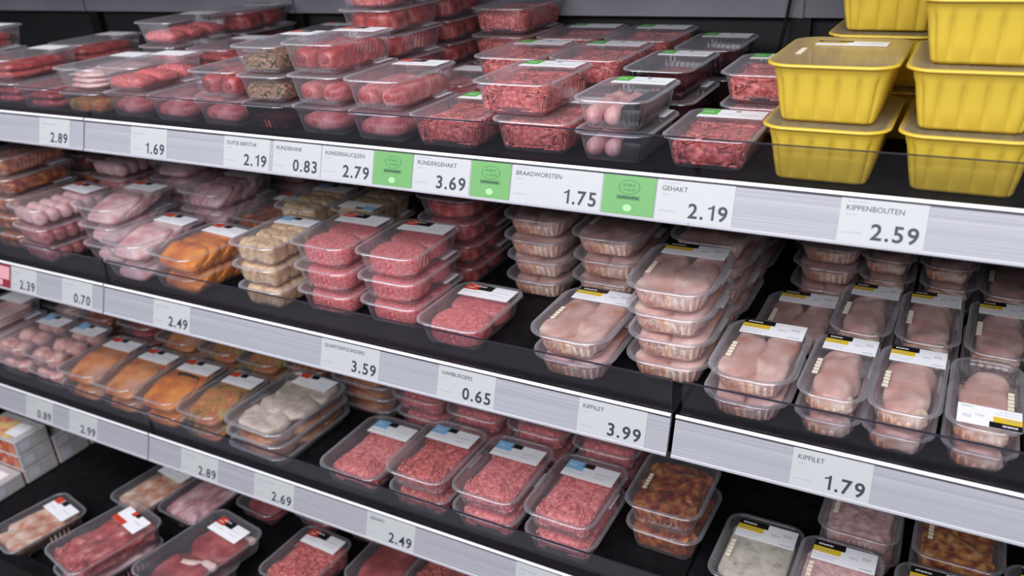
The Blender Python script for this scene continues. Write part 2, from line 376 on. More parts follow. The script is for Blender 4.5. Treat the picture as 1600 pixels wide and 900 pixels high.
def price_tag(shelf, x0, x1, price, name, label, small=0, pale=False):
    y, z = SH[shelf]; H = 0.0505
    org = Vector(((x0 + x1) / 2, y, z)) - TD * (RH - 0.0048) + TN * 0.0005
    t = thing('price_tag', label, 'price tag', org, 0, f'price tags on the {NAMES[shelf]} shelf rail')
    t.matrix_world = Matrix.Translation(org) @ FACE
    W = x1 - x0; hw = W / 2
    V, F = box(-hw, hw, 0, H, 0, 0.0004)
    obj('tag_card', mesh_from('tag_card', V, F, [M['tagpaper']], smooth=False), t)
    pm, pw = price_mesh(price)
    obj('price_figures', pm, t, Matrix.Translation((hw - 0.0045 - pw, 0.0055, 0.0006)))
    if name.startswith('~'):
        n = int(name[1:])
        V, F = scribble(-hw + 0.007, -hw + 0.007 + n * 0.0042, H - 0.0135, 0.0042, len(label) * 7 + n)
        obj('product_name', mesh_from('product_name', V, F, [M['greyink']], smooth=False), t)
    else:
        me, a, b = text_mesh(name, 0.0088, M['ink'], 0.0)
        k = min(1.0, (W - 0.012) / max(b - a, 1e-6))
        obj('product_name', me, t, Matrix.Translation((-hw + 0.006, H - 0.0135, 0.0006)) @ Matrix.Diagonal((k, 1, 1, 1)))
    parts = [scribble(-hw + 0.007, -hw + 0.018, H - 0.0195, 0.0022, len(label)), scribble(-hw + 0.005, -hw + 0.026, 0.010, 0.0024, len(label) + 3)]
    if small: parts.append(scribble(-hw + 0.007, -hw + 0.030, H - 0.0045, 0.0022, len(label) + 9))
    V, F = join(parts)
    obj('fine_print', mesh_from('fine_print', V, F, [M['greyink']], smooth=False), t)
    return t
def green_tag(shelf, x0, x1, label):
    y, z = SH[shelf]; H = 0.0505
    org = Vector(((x0 + x1) / 2, y, z)) - TD * (RH - 0.0048) + TN * 0.0005
    t = thing('green_tag', label, 'price tag', org, 0, 'green tags on the top shelf rail')
    t.matrix_world = Matrix.Translation(org) @ FACE
    hw = (x1 - x0) / 2
    V, F = box(-hw, hw, 0, H, 0, 0.0007)
    obj('tag_card', mesh_from('tag_card', V, F, [M['greencard']], smooth=False), t)
    # emblem: oval ring around two lines, a dark band and a small pale seal below
    ring = []
    n = 40
    Vr, Fr = [], []
    for i in range(n):
        a = 2 * PI * i / n
        for k in (1.0, 0.88): Vr.append((math.cos(a) * 0.0155 * k, 0.036 + math.sin(a) * 0.0095 * k, 0.0009))
    for i in range(n):
        j = (i + 1) % n
        if 14 < i < 17: continue
        Fr.append((2 * i, 2 * j, 2 * j + 1, 2 * i + 1))
    def up(p): return [(a, b, 0.0009) for a, b, c in p[0]], p[1]
    parts = [(Vr, Fr), up(scribble(-0.009, 0.009, 0.0365, 0.0042, 5)), up(scribble(-0.007, 0.010, 0.031, 0.0036, 8))]
    V, F = join(parts)
    obj('emblem', mesh_from('emblem', V, F, [M['greenink']], smooth=False), t)
    V, F = join([quad(-0.0165, 0.0165, 0.0195, 0.0255, 0.0009)])
    bd = obj('text_band', mesh_from('text_band', V, F, [M['greenink']], smooth=False), t)
    V, F = join([([(a, b, 0.0011) for a, b, c in s[0]], s[1]) for s in [scribble(-0.0145, 0.0145, 0.021, 0.0030, 4)]])
    obj('text_line', mesh_from('text_line', V, F, [M['ink']], smooth=False), bd)
    V = [(math.cos(2 * PI * i / 16) * 0.006, 0.009 + math.sin(2 * PI * i / 16) * 0.0045, 0.0009) for i in range(16)]
    obj('seal', mesh_from('seal', V, [tuple(range(16))], [M['greenpale']], smooth=False), t)

TAGS = [
 (1, -1.607, -1.515, '2.89', '~11', 'blurred pale price tag 2.89, far left of the top rail', 0),
 (1, -1.342, -1.248, '1.69', '~7', 'pale price tag 1.69 on the top rail, left part', 0),
 (1, -1.109, -1.006, '2.19', 'DUITSE BIEFSTUK', 'price tag 2.19 left of the 0.83 tag on the top rail', 0),
 (1, -0.998, -0.898, '0.83', 'RUNDERVINK', 'price tag 0.83 on the top rail', 0),
 (1, -0.896, -0.796, '2.79', 'RUNDERSAUCIJZEN', 'price tag 2.79 beside the leftmost green tag', 0),
 (1, -0.721, -0.623, '3.69', 'RUNDERGEHAKT', 'price tag 3.69 between two green tags', 1),
 (1, -0.555, -0.419, '1.75', 'BRAADWORSTEN', 'wide price tag 1.75 on the top rail', 1),
 (1, -0.343, -0.2435, '2.19', 'GEHAKT', 'price tag 2.19 reading GEHAKT, right of the last green tag', 1),
 (1, -0.120, -0.027, '2.59', 'KIPPENBOUTEN', 'price tag 2.59 below the yellow trays', 1),
 (2, -1.772, -1.686, '2.39', '~6', 'blurred price tag 2.39 at the left end of the second rail', 0),
 (2, -1.602, -1.507, '0.70', '~7', 'blurred price tag 0.70 on the second rail', 0),
 (2, -1.328, -1.229, '2.49', '~9', 'price tag 2.49 on the second rail', 0),
 (2, -0.914, -0.792, '3.59', 'QUARTERPOUNDERS', 'price tag 3.59 on the second rail', 0),
 (2, -0.678, -0.575, '0.65', 'HAMBURGERS', 'price tag 0.65 reading HAMBURGERS', 0),
 (2, -0.437, -0.334, '3.99', 'KIPFILET', 'price tag 3.99 reading KIPFILET', 0),
 (2, -0.137, -0.041, '1.79', 'KIPFILET', 'price tag 1.79 at the right of the second rail', 0),
 (3, -1.901, -1.801, '0.89', '~8', 'blurred price tag 0.89 above the white cartons', 0),
 (3, -1.741, -1.642, '2.99', '~7', 'blurred price tag 2.99 at left of the third rail', 0),
 (3, -1.371, -1.262, '2.89', '~9', 'price tag 2.89 on the third rail', 0),
 (3, -1.162, -1.057, '2.69', '~11', 'price tag 2.69 on the third rail', 0),
 (3, -0.879, -0.771, '2.49', 'GEHAKT', 'price tag 2.49 on the third rail', 1),
 (3, -0.565, -0.463, '2.29', '~8', 'price tag cut off by the bottom frame edge on the third rail', 0),
]
for a in TAGS: price_tag(a[0], a[1], a[2], a[3], a[4], a[5], a[6], pale=(a[1] < -0.8))
green_tag(1, -0.794, -0.723, 'green square tag left of the 3.69 tag')
green_tag(1, -0.621, -0.557, 'green square tag between the 3.69 and 1.75 tags')
green_tag(1, -0.417, -0.345, 'green square tag right of the 1.75 tag')
# small red framed card at the left end of the second rail
y, z = SH[2]
org = Vector((-1.803, y, z)) - TD * (RH - 0.0048) + TN * 0.0005
t = thing('photo_tag', 'small red framed pink card at left end of the second rail', 'price tag')
t.matrix_world = Matrix.Translation(org) @ FACE
V, F = box(-0.027, 0.027, 0, 0.05, 0, 0.0004); obj('tag_card', mesh_from('tag_card', V, F, [M['darkred']], smooth=False), t)
V, F = join([quad(-0.024, 0.023, 0.018, 0.046, 0.0006), quad(-0.024, 0.0, 0.004, 0.016, 0.0006)]); obj('picture', mesh_from('picture', V, F, [M['pinktag']], smooth=False), t)

# ---------------------------------------------------------------- trays, lids, labels
def ring(W, L, r, n, ref=None):
    """n points round a rounded rectangle with outward normals; ref (W, L, r) fixes how many fall on each side"""
    def segs_of(W, L, r):
        a, b = W / 2, L / 2; r = min(r, a * 0.98, b * 0.98)
        return r, [('l', (a, -b + r), (a, b - r)), ('a', (a - r, b - r), 0), ('l', (a - r, b), (-a + r, b)), ('a', (-a + r, b - r), PI / 2),
                ('l', (-a, b - r), (-a, -b + r)), ('a', (-a + r, -b + r), PI), ('l', (-a + r, -b), (a - r, -b)), ('a', (a - r, -b + r), 1.5 * PI)]
    rr, rs = segs_of(*(ref or (W, L, r)))
    r, segs = segs_of(W, L, r)
    lens = [math.dist(s[1], s[2]) if s[0] == 'l' else rr * PI / 2 for s in rs]
    T = sum(lens); out = []; k = 0; acc = 0.0
    for i in range(n):
        d = T * i / n
        while k < 7 and d > acc + lens[k]: acc += lens[k]; k += 1
        f = (d - acc) / max(lens[k], 1e-9); s = segs[k]
        if s[0] == 'l':
            dx, dy = s[2][0] - s[1][0], s[2][1] - s[1][1]; q = math.hypot(dx, dy) or 1
            out.append((s[1][0] + dx * f, s[1][1] + dy * f, dy / q, -dx / q))
        else:
            an = s[2] + f * PI / 2
            out.append((s[1][0] + r * math.cos(an), s[1][1] + r * math.sin(an), math.cos(an), math.sin(an)))
    return out
_mesh = {}
def tray_mesh(W, L, H, rc, fl, inset, flutes, amp, style, mt, lip=0.0025):
    key = ('tray', W, L, H, rc, fl, inset, flutes, amp, style, mt)
    if key in _mesh: return _mesh[key]
    per = 4 if style == 'fine' else 12
    n = flutes * per
    lv = [(0.0, inset + 0.006, 0), (0.0006, inset + 0.0025, 0.3), (0.004, inset, 1), (H * 0.35, inset * 0.68, 1), (H * 0.72, inset * 0.34, 1), (H * 0.80, inset * 0.22, 0.1 if style == 'panel' else 0.6), (H - 0.0035, inset * 0.06, 0),
          (H - 0.0006, 0.0, 0), (H, -0.0012, 0), (H, -fl, 0), (H - lip, -fl - 0.0004, 0)]
    V, F = [], []
    for z, off, am in lv:
        e = fl + 0.0004
        pts = ring(W - 2 * e - 2 * off, L - 2 * e - 2 * off, max(rc - off, 0.004), n, (W - 2 * e, L - 2 * e, rc))
        for i, (x, y, nx, ny) in enumerate(pts):
            if style == 'fine': f = 0.5 + 0.5 * math.cos(2 * PI * i / per)
            else: f = (0.0, 0.55, 0.82, 0.9, 0.96, 1, 1, 1, 0.96, 0.9, 0.82, 0.55)[i % per]
            V.append((x - nx * amp * am * (1 - f), y - ny * amp * am * (1 - f), z))
    for j in range(len(lv) - 1):
        for i in range(n):
            i2 = (i + 1) % n
            F.append((j * n + i, j * n + i2, (j + 1) * n + i2, (j + 1) * n + i))
    F.append(tuple(range(n - 1, -1, -1)))
    I = [1 if j >= len(lv) - 4 else 0 for j in range(len(lv) - 1) for i in range(n)] + [0]
    _mesh[key] = mesh_from('tray', V, F, [M[mt], M['rim'] if mt.startswith('tray') else M[mt]], idx=I)
    return _mesh[key]
def film_mesh(W, L, rc, mt):
    key = ('film', W, L, rc, mt)
    if key in _mesh: return _mesh[key]
    P = ring(W, L, rc, 48)
    V = [(0, 0, 0.0006)]; F = []
    rings = [(1.0, 0.0), (0.93, 0.0007), (0.75, 0.0008), (0.4, 0.0007)]
    for k, dz in rings: V += [(x * k, y * k, dz) for x, y, _, _ in P]
    for j in range(len(rings) - 1):
        for i in range(48):
            i2 = (i + 1) % 48
            F.append((1 + j * 48 + i, 1 + j * 48 + i2, 1 + (j + 1) * 48 + i2, 1 + (j + 1) * 48 + i))
    o = 1 + (len(rings) - 1) * 48
    for i in range(48): F.append((o + i, o + (i + 1) % 48, 0))
    _mesh[key] = mesh_from('lid_film', V, F, [M[mt]])
    return _mesh[key]
def label_mesh(var, W, D):
    key = ('label', var, W, D)
    if key in _mesh: return _mesh[key]
    mats = ['white', 'blackink', 'yellowink', 'redink', 'blueink', 'limeink', 'greyink', 'palegrey']
    V, F, I = [], [], []
    def zc(u): return 0.0006 - 0.0010 * (1 - (2 * u - 1) ** 2) * 0
    def slab():
        p = box(-W / 2, W / 2, -D / 2, D / 2, 0.0, 0.0003)
        o = len(V); V.extend(p[0]); F.extend([tuple(i + o for i in f) for f in p[1]]); I.extend([0] * 6)
    def pr(m, u0, u1, v0, v1, z=0.0004):
        o = len(V); x0, x1, y0, y1 = (u0 - .5) * W, (u1 - .5) * W, (v0 - .5) * D, (v1 - .5) * D
        V.extend([(x0, y0, z), (x1, y0, z), (x1, y1, z), (x0, y1, z)]); F.append((o, o + 1, o + 2, o + 3)); I.append(mats.index(m))
    slab(); rnd = random.Random(len(var) + 3)
    def line(m, u0, u1, v, h, z=0.0005):
        u = u0
        while u < u1:
            d = rnd.uniform(.012, .035); pr(m, u, min(u + d, u1), v, v + h * rnd.uniform(.7, 1), z); u += d + .01
    if var == 'yellow':
        pr('blackink', 0, .50, .70, 1); line('white', .07, .30, .80, .10); pr('yellowink', 0, .44, .42, .70); line('greyink', .03, .30, .52, .06)
        line('palegrey', .03, .42, .26, .06); line('palegrey', .03, .36, .12, .06); line('palegrey', .58, .72, .45, .12); line('greyink', .76, .95, .10, .06); line('palegrey', .78, .92, .55, .18)
    elif var == 'red':
        pr('redink', 0, .27, .52, 1); pr('blackink', .25, .55, .58, 1); line('white', .14, .40, .84, .07); line('white', .05, .18, .68, .06)
        line('palegrey', .04, .40, .30, .07); line('palegrey', .60, .90, .55, .07); line('palegrey', .60, .85, .30, .07)
    elif var == 'blue':
        pr('blueink', 0, .34, .45, 1); pr('blackink', .30, .52, .72, 1); line('white', .05, .2, .7, .08); line('palegrey', .04, .42, .22, .07); line('palegrey', .6, .9, .5, .07); line('palegrey', .6, .8, .25, .07)
    elif var == 'green':
        pr('limeink', 0, .28, .30, 1); line('white', .04, .2, .6, .1); line('palegrey', .34, .55, .4, .1); pr('greyink', .52, .60, .72, .92); line('palegrey', .64, .92, .35, .1)
    elif var == 'orange':
        pr('redink', 0, .5, 0, .3); pr('redink', .3, .45, .7, 1); pr('blackink', .45, .6, .75, 1); line('palegrey', .6, .9, .5, .1)
    elif var == 'pink':
        pr('redink', 0.0, .26, .6, 1); pr('blackink', .28, .5, .7, 1); line('palegrey', .1, .4, .3, .07); line('palegrey', .6, .9, .5, .07)
    me = mesh_from('label', V, F, [M[k] for k in mats], idx=I, smooth=False)
    _mesh[key] = me
    return me
def date_mesh():
    if 'date' in _mesh: return _mesh['date']
    parts = []
    rnd = random.Random(3)
    for k in range(5):
        y = k * 0.0088
        parts.append(box(-0.0034 + rnd.uniform(-.0006, .0006), 0.0034, y, y + 0.0068, 0, 0.0003))
    V, F = join(parts)
    _mesh['date'] = mesh_from('date_code', V, F, [M['cream']], smooth=False)
    return _mesh['date']

# ---------------------------------------------------------------- contents: each returns [(part name, mesh, x, y, z, rot z, tilt)]
def cached(key, fn):
    if key not in _mesh: _mesh[key] = fn()
    return _mesh[key]
def minced(w, l, h, var, mt, ns=560, rmin=.0013, rmax=.0019, sd=.10):
    def mk():
        rnd = random.Random(var * 11 + 5)
        a, b, c = w / 2, l / 2, h / 2
        e1, e2 = 0.34, 0.26
        V, F = superell(a - .004, b - .004, c - .0028, e1, e2, 44, 20, 0.0035, 95, var + 1, centre=(0, 0, c))
        parts = [(V, F)]
        for k in range(ns):
            th = rnd.uniform(0, 2 * PI); ph = rnd.uniform(-0.75, 1.5)
            d = rnd.uniform(0, 2 * PI); path = []; g = rnd.uniform(.955, 1.0)
            for s in range(6):
                cp, sp = spow(math.cos(ph), e1), spow(math.sin(ph), e1)
                x, y, z = a * cp * spow(math.cos(th), e2), b * cp * spow(math.sin(th), e2), c * sp
                path.append((x * g, y * g, c + z * (2 * g - 1)))
                d += rnd.uniform(-.7, .7)
                th += math.cos(d) * sd; ph = max(-1.2, min(1.55, ph + math.sin(d) * sd))
            ok = all(math.dist(path[i], path[i + 1]) < 0.03 for i in range(5))
            if ok:
                r = rnd.uniform(rmin, rmax)
                parts.append(tube(path, [r * .8, r, r, r, r, r * .7], 5))
        V, F = join(parts)
        return mesh_from('minced_meat', V, F, [R[mt]])
    return [('minced_meat', cached(('mince', w, l, h, var, mt), mk), 0, 0, 0, 0, 0)]
def lump(name, a, b, c, e1, e2, amp, fr, seed, mt, taper=0.0, bend=0.0, nu=28, nv=14):
    return cached((name, a, b, c, e1, e2, amp, fr, seed, mt, taper, bend), lambda: mesh_from(name, *superell(a, b, c, e1, e2, nu, nv, amp, fr, seed, taper, bend), [R[mt]]))
def block(name, w, l, h, var, mt, amp=.004, fr=70, e1=.4, e2=.3):
    return [(name, lump(name, w / 2 - .001, l / 2 - .001, h / 2, e1, e2, amp, fr, var, mt, nu=56, nv=26), 0, 0, h / 2, 0, 0)]
def fillets(w, l, h, var, two=True):
    out = []
    if two:
        for s in (-1, 1):
            a, b, c = w * .30, l * .50, h * .64
            me = lump('chicken_fillet', a, b, c,   .62, .58, .0075, 26, var * 2 + s + 3, 'chicken', taper=.22 if (var + s) % 2 else .06, bend=s * .004, nu=64, nv=28)
            out.append(('chicken_fillet', me, s * w * .245, -.001, h * .48, PI if (var + s) % 3 == 0 else 0, 0))
        me = lump('fillet_trim', w * .44, .016, h * .34, .6, .45, .0045, 55, var + 9, 'chicken_trim', nu=64, nv=20)
        out.append(('fillet_trim', me, 0, -l * .415, h * .32, 0, 0))
    else:
        a, b, c = w * .50, l * .46, h * .62
        me = lump('chicken_fillet', a, b, c,   .70, .66, .0065, 30, var + 20, 'chicken', taper=.26, bend=.003, nu=64, nv=28)
        out.append(('chicken_fillet', me, 0, 0, h * .48, PI if var % 2 else 0, 0))
        me = lump('fillet_trim', w * .44, .014, h * .34, .6, .45, .0045, 55, var + 31, 'chicken_trim', nu=64, nv=20)
        out.append(('fillet_trim', me, 0, -l * .40, h * .33, 0, 0))
    return out
def sausage_mesh(L, r, bend, mt, seed=0, name='sausage'):
    def mk():
        n = 14; path, rad = [], []
        for i in range(n + 1):
            t = -1 + 2 * i / n
            path.append((bend * (t * t - .4), t * L / 2, 0))
            rad.append(r * max(.18, (1 - max(0, (abs(t) - .72) / .28) ** 2.2)) ** .6 * (1 + .04 * math.sin(7 * t + seed)))
        V, F = tube(path, rad, 14)
        return mesh_from(name, V, F, [R[mt]])
    return cached((name, L, r, bend, mt, seed), mk)
def sausages_long(w, l, h, var, mt, n=4):
    r = min(w / n / 2 * .95, h * .48); out = []
    for i in range(n):
        out.append(('sausage', sausage_mesh(l * .94, r, .004, mt, (i + var) % 3), -w / 2 + (i + .5) * w / n, 0, r, 0, 0))
    return out
def sausages_cross(w, l, h, var, mt, n=6):
    r = min(l / n / 2 * 1.12, h * .62); out = []
    for i in range(n):
        out.append(('sausage', sausage_mesh(w * 1.02, r, .002, mt, (i + var) % 3), 0, -l / 2 + (i + .5) * l / n, r * .96, PI / 2, 0))
    return out
def loaves(w, l, h, var, mt, n=2):
    out = []
    for i in range(n):
        me = lump('meat_roll', w * .46, l / n * .46, h * .48, .8, .42, .002, 60, var + i, mt)
        out.append(('meat_roll', me, 0, -l / 2 + (i + .5) * l / n, h * .48, 0, 0))
    return out
def stuffed(w, l, h, var, mt, n=2):
    out = []
    for i in range(n):
        me = lump('stuffed_roll', w / n * .46, l * .46, h * .5, .5, .5, .002, 70, var + i, mt)
        x = -w / 2 + (i + .5) * w / n
        out.append(('stuffed_roll', me, x, 0, h * .5, 0, 0))
        me = lump('filling', w / n * .2, .003, h * .2, .9, .9, .0012, 200, var + i, 'red' if mt != 'red' else 'steak')
        out.append(('filling', me, x, -l * .455, h * .55, 0, 0))
    return out
def patties(w, l, h, var, mt='burger'):
    out = []
    R0 = w * .50
    for row, y in enumerate((l * .235, -l * .235)):
        me = lump('burger_patty', R0 * .98, l * .272, h * .48, .36, .85, .0014, 140, var * 3 + row, mt, nu=44, nv=16)
        out.append(('burger_patty', me, (row - .5) * .004, y, h * (.47 + .05 * row), 0, math.radians(4 if row else -3)))
    return out
def slices(w, l, h, var, mt, n=4, ang=26, part='meat_slice', th=.0075, rz=0.0):
    out = []
    Ls = l / n * 2.05
    for i in range(n):
        me = lump(part, w * .49, Ls * .5, th, .5, .6, .0035, 45, var * 5 + i, mt, nu=44, nv=16)
        f = (i + .5) / n
        y = -l / 2 + Ls * .42 + (l - Ls * .84) * f
        out.append((part, me, ((i + var) % 2 - .5) * w * .05, y, max(h * .52, th * 1.5), rz, math.radians(ang * (0.55 if n < 3 else 1))))
    return out
def flat_slices(w, l, h, var, mt, n=3, part='meat_slice'):
    out = []
    for i in range(n):
        t = h / n * .48
        me = lump(part, w * .46, l * .45, t, .5, .55, .003, 40, var * 5 + i, mt)
        out.append((part, me, 0, (i - 1) * .004, t + i * t * 2, 0, 0))
    return out
def balls(w, l, h, var, mt='meatball', nx=2, ny=3, part='meatball'):
    out = []
    r = min(w / nx, l / ny) * .5
    for i in range(nx):
        for j in range(ny):
            me = lump(part, r * .97, r * .97, min(r, h * .55) , .95, .95, .0035, 60, var + i * 3 + j, mt)
            out.append((part, me, -w / 2 + (i + .5) * w / nx, -l / 2 + (j + .5) * l / ny, min(r, h * .55), 0, 0))
    return out
def nuggets(w, l, h, var):
    out = []
    for i in range(2):
        for j in range(3):
            me = lump('breaded_piece', w * .262, l * .178, h * .54, .5, .55, .0045, 75, var + i * 3 + j, 'breaded', nu=26, nv=14)
            out.append(('breaded_piece', me, (i - .5) * w * .48, (j - 1) * l * .31, h * .5, 0, 0))
    return out
def chops(w, l, h, var, mt='whitechop'):
    out = []
    for j in range(3):
        me = lump('breaded_chop', w * (.45 - .06 * (j == 0)), l * .215, h * .5, .5, .75, .008, 34, var + j, mt, nu=34, nv=12)
        out.append(('breaded_chop', me, (-.06, .03, .02)[j] * w, (j - 1) * l * .28, h * .46 + j * .002, .25 * (j - 1), 0))
    return out
def steaks(w, l, h, var):
    out = []
    for j in range(2):
        me = lump('steak', w * .42, l * .235, h * .42, .5, .75, .006, 30, var + j, 'steak', nu=34, nv=12)
        y = (j - .5) * l * .46
        out.append(('steak', me, 0, y, h * .42, .2 * (1 if j else -1), 0))
        me = lump('fat_edge', w * .40, .009, h * .40, .7, .6, .004, 60, var + j + 4, 'fat')
        out.append(('fat_edge', me, .004, y + l * .14, h * .46, .45, 0))
    return out
def legs(w, l, h, var):
    out = []
    for i in range(3):
        me = lump('chicken_leg', w * .15, l * .42, h * .42, .8, .8, .004, 30, var + i, 'legs', taper=.4)
        out.append(('chicken_leg', me, (i - 1) * w * .31, 0, h * .44, PI * (i % 2), 0))
    return out

